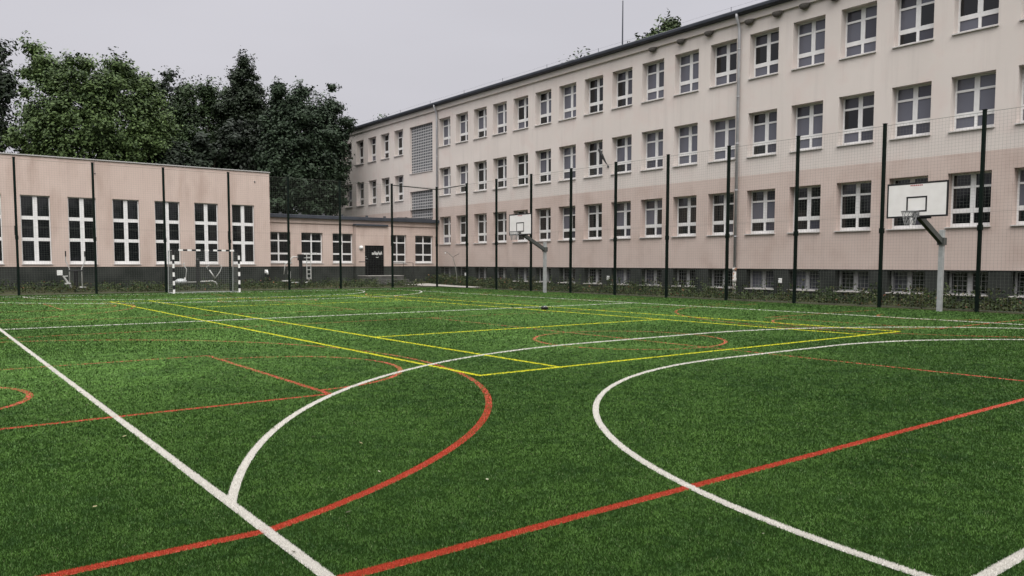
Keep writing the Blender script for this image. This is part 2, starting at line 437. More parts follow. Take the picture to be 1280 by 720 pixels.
# mid and far pitch paler: grazing sheen painted into fibre colour, besides trodden pile
sheen_wear = np.exp(-(((xx-9)/14)**4+((yy-22.5)/14.5)**6))*(0.80+0.9*(vnoise(xx, yy*0.6, 2.3, 8)-0.5))
sheen_wear = np.clip(sheen_wear, 0, 1)[:, None]
colr = colr*(1-0.8*sheen_wear)+(colr*2.05+np.array([[0.034, 0.040, 0.020]]))*0.8*sheen_wear
dry = t2 < 0.02
colr[dry] = np.array([0.13, 0.17, 0.07])
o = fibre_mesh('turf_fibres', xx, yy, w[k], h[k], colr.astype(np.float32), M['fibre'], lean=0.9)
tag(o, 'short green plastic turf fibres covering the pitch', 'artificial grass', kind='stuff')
specs = {'white': ((0.66, 0.64, 0.60), (0.54, 0.52, 0.48), M['lw'], 0.009, 'white handball court lines painted on the green turf'),
         'yellow': ((0.66, 0.62, 0.03), (0.52, 0.53, 0.05), M['ly'], 0.012, 'thin yellow tennis court lines painted on the green turf'),
         'red': ((0.42, 0.060, 0.030), (0.28, 0.040, 0.02), M['lr'], 0.006, 'red basketball court lines and arcs painted on the green turf')}
others = {'white': [], 'yellow': ['white'], 'red': ['white', 'yellow']}
for cname, (c1, c2, mm, z, lab) in specs.items():
    xs, ys, rs = [], [], []
    for _ in range(12 if cname != 'red' else 8):
        x, y, r = spread(900000)
        k = in_lines(x, y, LINES[cname])
        for oc in others[cname]: k &= ~in_lines(x, y, LINES[oc])
        xs.append(x[k]); ys.append(y[k]); rs.append(r[k])
    x, y, r = np.concatenate(xs), np.concatenate(ys), np.concatenate(rs)
    n_ = 5 if cname != 'red' else 5
    cap = 190000
    if len(x) > cap:
        q = rng.choice(len(x), cap, replace=False); x, y, r = x[q], y[q], r[q]
    w = np.clip(0.0010*r, 0.0036, 0.022)
    hh = np.full(r.shape, 0.0130)+0.0003*r if cname != 'red' else np.maximum(0.006, 0.0128-0.0004*r)
    if cname == 'red':                      # red fibres thinned with distance, where green pile hides them at grazing view
        q = rng.random(len(r)) < np.clip((7.5/r)**3.4, 0.01, 1); x, y, r, w, hh = x[q], y[q], r[q], w[q], hh[q]
    t = rng.random(len(x))[:, None]
    col = np.array([c1])*t+np.array([c2])*(1-t)
    bs = MB(); line_base(bs, LINES[cname], z*0.22)
    o = fibre_mesh(cname+'_lines', x, y, w, hh, col.astype(np.float32), M['fibre'], base=bs, lean=0.5)
    tag(o, lab, 'court lines', kind='structure')

# a few fallen leaves and scraps on the pitch
mb = MB()
for k in range(40):
    a = R(random.uniform(6, 66) if k < 15 else random.uniform(6, 24)); rr = random.uniform(3.2, 12) if k < 15 else random.uniform(8, 17)
    px_, py_ = rr*math.sin(a), rr*math.cos(a); s = random.uniform(0.012, 0.03); q = random.uniform(0, 6.28)
    u = Vector((math.cos(q), math.sin(q), random.uniform(-.3,.3)))*s; v = Vector((-math.sin(q), math.cos(q), random.uniform(-.2,.4)))*s*0.5
    c0 = Vector((px_, py_, 0.020))
    mb.quad(c0-u, c0-v, c0+u, c0+v, (0,0,1), mi=random.choice((0,1,1,2)) if k < 15 else 0)
for k in range(26):                                      # dark scraps caught on the white lines
    if k % 2: px_, py_ = XL+random.uniform(-.03,.03), random.uniform(3.3, 13)
    else:
        a = R(random.uniform(100, 158)); px_, py_ = PL+8.8*math.cos(a), 1.65+8.8*math.sin(a)
    s = random.uniform(0.008, 0.018); q = random.uniform(0, 6.28)
    u = Vector((math.cos(q), math.sin(q), 0))*s; v = Vector((-math.sin(q), math.cos(q), 0.2))*s*0.5; c0 = Vector((px_, py_, 0.018))
    mb.quad(c0-u, c0-v, c0+u, c0+v, (0,0,1), mi=0)
tag(mb.build('fallen_leaves', [mat('leaf_dark', (0.03,0.03,0.012)), mat('leaf_dry', (0.20,0.17,0.09)), mat('leaf_pale', (0.22,0.22,0.15))]),
    'scattered small fallen leaves lying on the turf', 'fallen leaves', kind='stuff')

# ------------------------------------------------------------ windows
def window_meshes(name, w, h, frac, mull_up, mull_lo, fr=0.05, topless=0.03):
    """frac: list of (z0,z1) fractions from the TOP for pane rows; local x across, y inward, origin bottom centre"""
    f = MB(); p = MB(); d0, d1 = 0.0, 0.07
    f.box(-w/2, -w/2+fr, d0, d1, 0, h); f.box(w/2-fr, w/2, d0, d1, 0, h)
    rows = [(h*(1-b), h*(1-a)) for a, b in frac]          # pane rows, top first
    edges = [h] + [z for r_ in rows for z in (r_[1], r_[0])] + [0]
    for k in range(0, len(edges), 2):
        f.box(-w/2+fr, w/2-fr, d0+0.003, d1-0.003, edges[k+1], edges[k])
    for k, (z0, z1) in enumerate(rows):
        mw = mull_lo if k == len(rows)-1 else mull_up
        f.box(-mw/2, mw/2, d0+0.001, d1-0.005, z0, z1)
        if k < len(rows)-1 and mw > 0.1: f.box(-0.012, 0.012, d0-0.008, d0+0.001, z0, z1)
        for x0, x1 in ((-w/2+fr, -mw/2), (mw/2, w/2-fr)):
            a, b = random.uniform(-.004,.004), random.uniform(-.003,.003)
            p.quad((x0,0.035+a,z0),(x1,0.035-a,z0),(x1,0.035-a+b,z1),(x0,0.035+a+b,z1),(0,-1,0))

    return f, p
FM = [(0.03,0.235),(0.275,0.65),(0.735,0.925)]
FG = [(0.012,0.300),(0.352,0.615),(0.663,0.955)]
FW = [(0.015,0.255),(0.30,0.665),(0.72,0.925)]
FB = [(0.04,0.93)]
WT = {}
def pane_variant(p, c_, q_):
    # same panes, tones mixed at random for painted sky reflection and curtains
    near = {0: (0,0,0,0,1), 1: (1,1,1,0,2), 2: (2,2,2,2,1), 3: (0,)}[c_]
    rr_ = random.Random(100*c_+q_+len(p.f))
    p.m = [rr_.choice(near) for _ in p.f]
    # materials run from dark glass to the palest sky tint
    return p.mesh('pane', (M['g1'], M['g2'], M['g3']))
for key, (w_, h_, fr_, mu, ml, ft) in {'main': (1.40,1.866,FM,0.17,0.10,0.055), 'gym': (1.26,3.335,FG,0.19,0.19,0.045),
                                  'wing': (1.38,1.86,FW,0.085,0.085,0.055), 'base': (1.36,0.80,FB,0.16,0.16,0.07)}.items():
    f, p = window_meshes(key, w_, h_, fr_, mu, ml, ft)
    sl = MB(); sl.box(-w_/2-0.03, w_/2+0.03, {'main': -0.40, 'wing': -0.20, 'gym': -0.15, 'base': -0.37}[key], 0.0, -0.028, 0.012)
    WT[key] = dict(f=f.mesh('window_frame', M['white'] if key != 'base' else M['greyframe']), p=[pane_variant(p, c_, q_) for c_ in range(3) for q_ in range(4)]+[pane_variant(p, 3, 0)], s=sl.mesh('sill', M['sill']))
    if key == 'base':
        gr = MB()
        for k in range(1, 9): gr.tube([(-w_/2+w_*k/9, -0.05, 0.0),(-w_/2+w_*k/9, -0.05, h_)], 0.006, 4)
        for k in range(1, 5): gr.tube([(-w_/2, -0.058, h_*k/5),(w_/2, -0.058, h_*k/5)], 0.006, 4)
        WT[key]['g'] = gr.mesh('window_grille', mat('grille_paint', (0.22,0.22,0.22), 0.5))
def put_window(key, parent, loc, rz, name='window', g=0):
    T = WT[key]
    o = link(name, T['f'], parent); o.location = loc; o.rotation_euler = (0, 0, rz)
    link('pane', T['p'][(g*4+random.randrange(4)) if key in ('main', 'base') else 12], o); link('sill', T['s'], o)
    if 'g' in T: link('grille', T['g'], o)
    return o

# ------------------------------------------------------------ main school building
D = 28.7
main = tag(empty('school_building', (D, 20, 0)), 'long three-storey cream and pink school building with rows of white windows', 'building')
def under(o, parent):                      # keep world placement under a moved Empty
    o.parent = parent; o.matrix_parent_inverse = parent.matrix_world.inverted(); return o
YA, YB = -5.0, 70.0
T3, S3, T2, S2, T1, S1 = 11.157, 9.29, 7.861, 5.995, 4.577, 2.711
ZP, ZB, ZC = 1.232, 5.22, 11.74
RE = [44.22-2.064*k for k in range(22)]
WD = 1.40
LE = [50.49+2.09*k for k in range(8)]
RD = 0.40
up_h, lo_h, ba_h = [], [], []
for yr in RE:
    up_h += [(yr, yr+WD, S3, T3), (yr, yr+WD, S2, T2)]; lo_h.append((yr, yr+WD, S1, T1)); ba_h.append((yr, yr+1.36, 0.38, 1.18))
for yr in LE:
    up_h += [(yr, yr+1.32, S3, T3), (yr, yr+1.32, S2, T2)]
up_h += [(46.47, 49.55, 7.81, 11.10), (46.47, 49.55, ZB, 6.53)]
lo_h.append((46.47, 49.55, 4.5, ZB))
up = wall('upper_wall', 'X', D, YA, YB, ZB, ZC, up_h, RD, M['upper'], None); under(up, main)
lw_ = wall('lower_wall', 'X', D, YA, YB, ZP, ZB, lo_h, RD, M['lower'], None); under(lw_, main)
pw = wall('plinth', 'X', D+0.02, YA, YB, -0.1, ZP, ba_h, RD, M['plinth'], None); under(pw, main)
mb = MB(); mb.quad((D,YA,ZP),(D,YB,ZP),(D+0.02,YB,ZP),(D+0.02,YA,ZP),(0,0,-1))
mb.quad((D,YA,-0.1),(D+13,YA,-0.1),(D+13,YA,ZC),(D,YA,ZC),(0,-1,0)); mb.quad((D,YB,-0.1),(D+13,YB,-0.1),(D+13,YB,ZC),(D,YB,ZC),(0,1,0))
mb.quad((D+13,YA,-0.1),(D+13,YB,-0.1),(D+13,YB,ZC),(D+13,YA,ZC),(1,0,0))
under(mb.build('end_wall', M['upper']), main)
mb = MB(); mb.box(D-0.11, D+0.1, YA-0.11, YB+0.1, ZC, 12.03)
under(mb.build('cornice', M['cornice'], bevel=0.012), main)
mb = MB()
prof = [(-0.12,12.031),(-0.30,12.05),(-0.37,12.10),(-0.38,12.20),(-0.36,12.235),(-0.30,12.25),(0.3,12.34)]
for (a, za), (b, zb) in zip(prof, prof[1:]):
    mb.quad((D+a,YA-.2,za),(D+b,YA-.2,zb),(D+b,YB+.2,zb),(D+a,YB+.2,za),(-0.6,0,1 if zb > 12.2 else -0.1))
under(mb.build('gutter', M['gutter'], smooth=False), main)
mb = MB()
mb.quad((D-0.28,YA-.2,12.262),(D-0.28,YB+.2,12.262),(D+6.5,YB+.2,13.3),(D+6.5,YA-.2,13.3),(0,0,1))
mb.quad((D+6.5,YA-.2,13.3),(D+6.5,YB+.2,13.3),(D+13.3,YB+.2,12.25),(D+13.3,YA-.2,12.25),(0,0,1))
for yy_ in (YA-.2, YB+.2):
    i = len(mb.v); mb.v += [(D-.28,yy_,12.25),(D+13.3,yy_,12.25),(D+6.5,yy_,13.3)]; mb.f.append((i,i+1,i+2)); mb.m.append(0)
rf = under(mb.build('roof', M['roof']), main)
# lightning conductor along the eaves with short holders
mb = MB(); ys_ = np.arange(-3, 66, 4.13)
for yv in ys_: mb.tube([(D-0.1,yv,12.28),(D-0.1,yv,12.52)], 0.012, 4)
mb.tube([(D-0.1,-3,12.50)]+[(D-0.1,yv+1.5,12.47 if i % 2 else 12.50) for i, yv in enumerate(ys_)], 0.003, 4)
under(mb.build('lightning_conductor', M['gutter']), main)
rz = -math.pi/2
def mp_local(o, loc): o.parent = main; o.matrix_parent_inverse = main.matrix_world.inverted(); o.location = loc
for i, yr in enumerate(RE):
    yc = yr+WD/2
    for fl, zz in enumerate((S3, S2, S1)):
        g = (random.choice((1,2,2,2)) if i > 8 else random.choice((0,1,1,2))) if fl < 2 else random.choice((0,0,0,0,1))
        o = put_window('main', None, (D+0.33, yc, zz), rz, 'window', g); mp_local(o, (D+0.33, yc, zz))
    o = put_window('base', None, (0,0,0), rz, 'basement_window', random.choice((0,0,1))); mp_local(o, (D+0.34, yr+0.68, 0.38))
for yr in LE:
    for zz in (S3, S2):
        o = put_window('main', None, (0,0,0), rz, 'window', random.choice((0,1))); mp_local(o, (D+0.33, yr+0.66, zz)); o.scale = (1.32/1.40, 1, 1)
# glass block stair windows
for z0, z1 in ((7.81, 11.10), (4.5, 6.53)):
    gmb = MB(); fm = MB(); y0, y1 = 46.47, 49.55
    fm.quad((D+0.16,y0,z0),(D+0.16,y1,z0),(D+0.16,y1,z1),(D+0.16,y0,z1),(-1,0,0))
    nb_ = 13; bw = (y1-y0)/nb_; nr = max(1, round((z1-z0)/0.194)); bh = (z1-z0)/nr
    for a in range(nb_):
        for b in range(nr):
            ya, za = y0+a*bw+0.034, z0+b*bh+0.030; yb2, zb2 = y0+(a+1)*bw-0.034, z0+(b+1)*bh-0.030
            gmb.box(D+0.152, D+0.159, ya, yb2, za, zb2)
    f_ = under(fm.build('glass_block_window', mat('mortar', (0.48,0.47,0.47))), main)
    p_ = gmb.build('glass_blocks', M['gb']); p_.parent = f_; p_.matrix_parent_inverse = f_.matrix_world.inverted()
    sl = MB(); sl.box(D-0.05, D+0.16, y0-0.03, y1+0.03, z0-0.03, z0+0.012)
    if z0 > 7:
        s_ = sl.build('sill', M['sill']); s_.parent = f_
# downpipes
def downpipe(yv, z0, lower):
    mb = MB(); x0 = D-0.09
    mb.tube([(D-0.30,yv,12.08),(D-0.30,yv,11.95),(x0-0.09,yv,11.70),(x0-0.02,yv,11.55),(x0,yv,11.4),(x0,yv,z0)], 0.065, 10)
    for zz in (10.6, 8.6, 6.6, 4.6, 2.6):
        if zz > z0: mb.tube([(x0,yv,zz),(x0,yv,zz+0.05)], 0.078, 10); mb.box(x0, D, yv-0.012, yv+0.012, zz+0.01, zz+0.035)
    o = under(mb.build('downpipe', M['zinc'], smooth=True), main)
    if lower:
        mb = MB(); mb.tube([(x0-0.01,yv,z0-0.02),(x0-0.01,yv,0.02)], 0.08, 10); mb.tube([(x0-0.01,yv,z0-0.12),(x0-0.01,yv,z0+0.02)], 0.095, 10)
        mb.tube([(x0-0.01,yv,0.62),(x0-0.01,yv,0.82)], 0.094, 10)
        q = mb.build('cast_iron_foot', M['cast'], smooth=True); q.parent = o; q.matrix_parent_inverse = o.matrix_world.inverted()
downpipe(45.75, 4.4, False); downpipe(21.33, 1.24, True)

# nests under the cornice
NP = [(24.35,'third grey nest to the left of the tall drainpipe under the eaves'), (0,'')]
def cy_at(x, y):                            # helper values measured on the facade plane
    return None
nests = [(26.28, 'grey mud nest under the eaves, third one left of the long drainpipe'),
         (24.55, 'grey mud nest under the eaves, second one left of the long drainpipe'),
         (22.95, 'grey mud nest under the eaves, just left of the long drainpipe'),
         (20.82, 'grey mud nest under the eaves, just right of the long drainpipe'),
         (19.47, 'grey mud nest under the eaves, second one right of the long drainpipe'),
         (18.24, 'grey mud nest under the eaves, third one right of the long drainpipe'),
         (16.95, 'grey mud nest under the eaves, cut by the top edge of the photo')]
nm = MB()
nr_ = random.Random(3)
for a in range(7):
    th = math.pi/2*a/6
    for b in range(15):
        ph = math.pi*2*b/14
        rr = math.cos(th)*(1+nr_.uniform(-.05,.05))
        nm.v.append((0.14*rr*math.cos(ph), 0.23*rr*math.sin(ph), -0.21*math.sin(th)))
for a in range(6):
    for b in range(14):
        nm.f.append((a*15+b, a*15+b+1, (a+1)*15+b+1, (a+1)*15+b)); nm.m.append(0)
nme = nm.mesh('bird_nest', M['mud'], True)
for yv, lab in nests:
    o = link('bird_nest', nme); o.location = (D-0.125, yv, ZC-0.003)
    tag(o, lab, 'nest', 'nests under the eaves')

# mast on the roof
mast = tag(empty('roof_mast', (31.0, 30.69, 12.62)), 'tall thin dark mast standing on the school roof', 'mast')
mb = MB(); mb.tube([(0,0,0),(0,0,1.2),(0,0,2.95)], 0.03, 8, rs=[0.045,0.04,0.028]); mb.build('pole', M['gutter'], mast)
mb = MB(); mb.box(-0.15,0.15,-0.15,0.15,-0.05,0.06); mb.build('base', M['gutter'], mast)

# furled flag on its bracket
fl = tag(empty('wall_flag', (D, 29.33, 6.42)), 'grey furled flag on a bracket beside a middle floor window', 'flag')
mb = MB(); mb.tube([(0,0,0),(-0.66,0.05,0.86)], 0.014, 6); mb.box(-0.05,0.0,-0.04,0.04,-0.05,0.05); mb.build('flag_pole', M['gutter'], fl)
mb = MB(); mb.tube([(-0.12,0.02,0.12),(-0.28,0.03,0.34),(-0.44,0.04,0.56),(-0.64,0.05,0.83)], 0.05, 8, rs=[0.018,0.055,0.085,0.06]); mb.build('cloth', M['cloth'], fl)

# meter boxes on the plinth
for (yv, zz, lab) in ((42.4, 0.72, 'small white box on the dark plinth beside the far corner of the long building'),
                      (29.25, 0.70, 'small white box on the dark plinth behind the middle of the net fence'),
                      (19.1, 0.74, 'small white box on the dark plinth just right of the rusty drainpipe foot')):
    o = tag(empty('meter_box', (D+0.02, yv, zz)), lab, 'meter box', 'white boxes on the plinth')
    mb = MB(); mb.box(-0.09,-0.003,-0.065,0.065,-0.10,0.10); mb.build('case', M['boxw'], o, bevel=0.01)
    mb = MB(); mb.box(-0.10,-0.093,-0.05,0.05,-0.08,0.08); mb.build('lid', M['boxw'], o)

# ------------------------------------------------------------ gym hall
E_ = 44.6
gym = tag(empty('gym_hall', (4, E_, 0)), 'low flat-roofed pink hall with tall white six-pane windows', 'building')
GXR = 16.55
gl = [4.28+2.02*k for k in range(-3, 6)]
gh = [(a, a+1.26, 1.375, 4.71) for a in gl]
under(wall('wall', 'Y', E_, -14, GXR, 1.24, 6.60, gh, 0.16, M['gym'], None), gym)
under(wall('plinth', 'Y', E_+0.02, -14, GXR-0.02, -0.1, 1.24, [], 0.2, M['plinth'], None), gym)
mb = MB(); mb.quad((-14,E_,1.24),(GXR,E_,1.24),(GXR,E_+.02,1.24),(-14,E_+.02,1.24),(0,0,-1))
mb.quad((GXR,E_,1.24),(GXR,58,1.24),(GXR,58,6.6),(GXR,E_,6.6),(1,0,0)); mb.quad((-14,E_,1.24),(-14,58,1.24),(-14,58,6.6),(-14,E_,6.6),(-1,0,0))
mb.quad((-14,58,-.1),(GXR,58,-.1),(GXR,58,6.6),(-14,58,6.6),(0,1,0))
mb.quad((GXR-.02,E_+.02,-.1),(GXR-.02,58,-.1),(GXR-.02,58,1.24),(GXR-.02,E_+.02,1.24),(1,0,0))
under(mb.build('side_wall', M['gym']), gym)
mb = MB(); mb.box(-14.05, GXR+0.05, E_-0.06, E_+0.35, 6.60, 6.655); mb.box(GXR-0.3, GXR+0.047, E_+0.35, 58, 6.60, 6.652)
under(mb.build('coping', mat('coping_metal', (0.34,0.33,0.32), 0.5, 0.4), bevel=0.008), gym)
mb = MB(); mb.quad((-14,E_+.3,6.5),(GXR-.2,E_+.3,6.5),(GXR-.2,58,6.5),(-14,58,6.5),(0,0,1)); under(mb.build('roof', M['roof']), gym)
for a in gl:
    o = put_window('gym', None, (0,0,0), 0, 'window', random.choice((0,0,0,1))); o.parent = gym; o.matrix_parent_inverse = gym.matrix_world.inverted(); o.location = (a+0.63, E_+0.10, 1.375)
# hook and wire on the gym wall, outlet at the corner
mb = MB(); mb.tube([(7.55,E_-.012,6.6),(7.56,E_-.012,6.0)], 0.006, 4); mb.ball((7.56,E_-.03,5.95), 0.035); mb.ball((15.7,E_-.02,6.05), 0.04)
under(mb.build('wall_hook', M['gutter']), gym)
o = tag(empty('wall_spout', (16.28, E_+0.02, 0.86)), 'short white spout on the dark plinth at the hall corner', 'spout')
mb = MB(); mb.tube([(0,0,0.1),(0,-0.12,0.1),(0.03,-0.16,-0.08)], 0.06, 8); mb.build('pipe', M['boxw'], o, smooth=True)
mb = MB(); mb.box(-0.09,0.09,-0.02,-0.003,0.0,0.2); mb.build('plate', M['boxw'], o)

# ------------------------------------------------------------ low wing with the entrance
W_ = 45.8
wing = tag(empty('entrance_wing', (22, W_, 0)), 'single-storey pink wing with a black entrance door between the hall and the long building', 'building')
wx = [(16.85,18.24),(18.92,20.30),(20.96,22.34),(24.93,26.22),(26.90,28.28)]
wh = [(a, b, 1.44, 3.30) for a, b in wx]
under(wall('wall', 'Y', W_, GXR, D, 1.24, 3.87, wh, 0.22, M['gym'], None), wing)
under(wall('plinth', 'Y', W_+0.02, GXR, D, -0.1, 1.24, [], 0.2, M['plinth'], None), wing)
mb = MB(); mb.box(GXR+.003, D-.003, W_-0.08, W_+0.1, 3.87, 4.15); under(mb.build('cornice', M['gym']), wing)
mb = MB(); mb.box(GXR+.004, D-.05, W_-0.28, W_+0.1, 4.152, 4.36); under(mb.build('gutter', M['gutter'], bevel=0.02), wing)
mb = MB(); mb.quad((GXR+.01,W_-.25,4.37),(D-.01,W_-.25,4.37),(D-.01,58,4.55),(GXR+.01,58,4.55),(0,0,1))
for k in range(7):
    xk = 17.6+1.45*k+random.uniform(-.2,.2); mb.box(xk,xk+0.14,W_+0.5,W_+0.62,4.37,4.52)
mb.box(26.0, 28.6, W_+0.6, W_+1.6, 4.37, 4.50)
under(mb.build('roof', M['roof']), wing)
for a, b in wx:
    o = put_window('wing', None, (0,0,0), 0, 'window', random.choice((0,0,1))); o.parent = wing; o.matrix_parent_inverse = wing.matrix_world.inverted()
    o.location = ((a+b)/2, W_+0.15, 1.44); o.scale = ((b-a)/1.38, 1, 1)
# porch block
ex0, ex1, EY = 22.36, 24.86, 45.4
mb = MB()
dh = [(22.97, 24.34, 0.62, 2.57)]
pb = under(wall('porch', 'Y', EY, ex0, ex1, 1.24, 3.80, [(22.97,24.34,1.24,2.57)], 0.12, M['gym'], None), wing)
under(wall('porch_plinth', 'Y', EY+0.015, ex0, ex1, -0.1, 1.24, [(22.97,24.34,0.62,1.24)], 0.12, M['plinth'], None), wing)
mb = MB()
for xx_, n_ in ((ex0,-1),(ex1,1)): mb.quad((xx_,EY,1.24),(xx_,W_,1.24),(xx_,W_,3.8),(xx_,EY,3.8),(n_,0,0))
mb.quad((ex0,EY,3.8),(ex1,EY,3.8),(ex1,W_,3.8),(ex0,W_,3.8),(0,0,1))
under(mb.build('porch_side', M['gym']), wing)
mb = MB()
for xx_, n_ in ((ex0+.012,-1),(ex1-.012,1)): mb.quad((xx_,EY+.015,-.1),(xx_,W_+.02,-.1),(xx_,W_+.02,1.24),(xx_,EY+.015,1.24),(n_,0,0))
under(mb.build('porch_plinth_side', M['plinth']), wing)
mb = MB(); mb.box(ex0-.06, ex1-0.25, EY-0.12, W_-0.08, 3.802, 3.92); under(mb.build('porch_roof', M['gutter'], bevel=0.01), wing)
mb = MB(); mb.box(22.98, 24.33, EY+0.06, EY+0.115, 0.62, 2.565)
for z in np.arange(0.72, 1.75, 0.085): mb.box(23.05, 24.26, EY+0.052, EY+0.06, float(z), float(z)+0.06)
dr = under(mb.build('door', M['door']), wing)
mb = MB(); mb.tube([(23.04,EY+0.06,1.72),(23.04,EY-0.01,1.72),(23.16,EY-0.01,1.72)], 0.014, 6); mb.ball((23.06,EY+0.045,1.85), 0.03)
h_ = mb.build('handle', M['galv']); h_.parent = dr; h_.matrix_parent_inverse = dr.matrix_world.inverted()
mb = MB(); rr = random.Random(4)                # scrawled white writing, unreadable in the photograph
xq = 23.50
while xq < 24.15:
    wq = rr.uniform(0.05, 0.09); hq = rr.uniform(0.13, 0.22); zq = 1.98+rr.uniform(-.02,.03)
    pts = [(xq,EY+0.046,zq),(xq+0.01,EY+0.046,zq+hq),(xq+wq*.5,EY+0.046,zq+hq*.3),(xq+wq*.8,EY+0.046,zq+hq),(xq+wq*.9,EY+0.046,zq-.01)]
    mb.tube(pts, 0.019, 4); xq += wq+0.02
mb.tube([(23.78,EY+0.046,1.82),(23.88,EY+0.046,1.80),(23.95,EY+0.046,1.83)], 0.02, 4)
s_ = mb.build('scrawl', M['wpaint']); s_.parent = dr; s_.matrix_parent_inverse = dr.matrix_world.inverted()
mb = MB()
mb.box(22.45, 24.95, 43.95, EY-0.003, 0.0, 0.62); mb.box(22.9, 25.15, 43.62, 43.947, 0.0, 0.43); mb.box(23.3, 25.35, 43.30, 43.617, 0.0, 0.26)
under(mb.build('entrance_steps', mat('step_concrete', (0.06,0.06,0.057), 0.9, 0.15, (0.11,0.107,0.10), 2.0), bevel=0.012), wing)
mb = MB(); mb.box(22.43, 24.97, 43.93, EY-0.005, 0.62, 0.66); under(mb.build('landing_slab', mat('landing_concrete', (0.22,0.21,0.195), 0.9, 0.2, (0.28,0.27,0.25), 3.0), bevel=0.008), wing)
mb = MB(); mb.tube([(22.5,44.2,0.66),(22.5,44.2,1.52),(22.15,44.4,1.52)], 0.022, 6); mb.tube([(22.5,44.2,1.52),(22.5,45.3,1.52)], 0.022, 6)
under(mb.build('handrail', M['black']), wing)
mb = MB(); mb.tube([(24.9,43.9,0.66),(24.9,43.9,1.50),(25.35,43.45,1.46),(25.35,43.45,0.26)], 0.022, 6); mb.tube([(24.9,43.9,1.5),(24.9,45.3,1.5)], 0.022, 6)
mb.tube([(24.9,43.9,1.2),(25.35,43.45,1.15)], 0.016, 6)
under(mb.build('handrail', M['black']), wing)
mb = MB(); mb.tube([(22.70,EY-0.003,2.42),(22.70,EY-0.08,2.42)], 0.13, 12); mb.ball((22.70,EY-0.08,2.42), 0.11)
o = tag(empty('wall_lamp', (0,0,0)), 'round white lamp on the wall beside the black door', 'lamp')
mb.build('lamp_shade', M['boxw'], o, smooth=True)
mb = MB(); mb.tube([(22.70,EY-0.001,2.42),(22.70,EY-0.02,2.42)], 0.145, 12); mb.build('base', M['galv'], o)

# ------------------------------------------------------------ ball-stop fences
FY, FX = 40.42, 25.45
def fence(name, label, posts, corner_rail=None):
    o = tag(empty(name, (*posts[0], 0)), label, 'fence')
    inv = o.matrix_world.inverted()
    def add(mb, nm_, m, par=o, **kw):
        q = mb.build(nm_, m, **kw); q.parent = par
        q.matrix_parent_inverse = par.matrix_world.inverted(); return q
    for k, (px_, py_) in enumerate(posts):
        mb = MB(); s = 0.047
        mb.box(px_-s, px_+s, py_-s, py_+s, -0.05, 6.0)
        mb.box(px_-s-.012, px_+s+.012, py_-s-.012, py_+s+.012, 6.0, 6.02)
        add(mb, 'post', M['green'])
        mb = MB()
        mb.box(px_-.062, px_+.062, py_-.062, py_+.062, 2.45, 2.62); mb.box(px_-.075, px_-.046, py_-.03, py_+.03, 2.63, 3.05)
        add(mb, 'clamp', M['green'])
    for (a, b) in zip(posts, posts[1:]):
        a, b = Vector((*a,0)), Vector((*b,0)); L = (b-a).length; t = (b-a).normalized()
        off = Vector((t.y, -t.x, 0)); off = off if off.dot(Vector((FX-10, FY-15, 0))) > 0 else -off
        off *= 0.0
        mb = MB(); th = 0.0012
        n = int(L/0.10)
        nx = Vector((-t.y, t.x, 0))
        def strand(p, q, th):
            d = (q-p).normalized(); s1 = d.cross(nx).normalized()*th; s2 = nx*th
            i = len(mb.v)
            for c_ in (p, q): mb.v.extend([tuple(c_-s1-s2), tuple(c_+s1-s2), tuple(c_+s1+s2), tuple(c_-s1+s2)])
            for f in ((0,1,5,4),(1,2,6,5),(2,3,7,6),(3,0,4,7)): mb.f.append(tuple(i+k for k in f)); mb.m.append(0)
        for k in range(1, n):
            p = a+t*(L*k/n)+off
            strand(p+Vector((0,0,0.06)), p+Vector((0,0,5.93)), th)
        for k in range(59):
            z = 0.06+k*0.0995*1.0
            sag = 0.0
            strand(a+off+Vector((0,0,z)), b+off+Vector((0,0,z)), th)
        for z, tt in ((5.94, 0.005), (0.05, 0.005), (3.0, 0.003)):
            strand(a+off+Vector((0,0,z)), b+off+Vector((0,0,z)), tt)
        add(mb, 'net', M['net'])
    return o, add
gx = [-5.48, -2.42, 0.64, 3.71, 6.76, 9.80, 12.89, 15.99, 18.95, 22.2, 25.24]
f1, add1 = fence('net_fence', 'tall net fence on dark green posts in front of the low hall and wing', [(x_, FY) for x_ in gx])
for a, b in ((22.2, 25.24),):
    mb = MB(); mb.tube([(a+.05, FY, 5.93),(b-.05, FY, 5.86)], 0.025, 6); add1(mb, 'top_rail', M['green'])
fy = [37.5, 34.64, 31.62, 28.55, 25.52, 22.44, 19.35, 16.35, 13.19, 10.19, 7.2]
f2, add2 = fence('net_fence', 'tall net fence on dark green posts along the long three-storey building', [(FX, y_) for y_ in fy])
mb = MB(); mb.tube([(25.24+.06, FY-.05, 5.86),(FX, 37.55, 5.93)], 0.025, 6); add2(mb, 'top_rail', M['green'])
# net across the corner bay
def corner_net():
    mb = MB(); a, b = Vector((25.24, FY, 0)), Vector((FX, 37.5, 0)); t = (b-a).normalized(); L = (b-a).length
    n = int(L/0.1)
    for k in range(1, n): p = a+t*L*k/n; mb.beam(p+Vector((0,0,.06)), p+Vector((0,0,5.9)), .0032, .0032)
    for k in range(59): z = 0.06+k*.0995; mb.beam(a+Vector((0,0,z)), b+Vector((0,0,z)), .0032, .0032)
    add2(mb, 'net', M['net'])
corner_net()

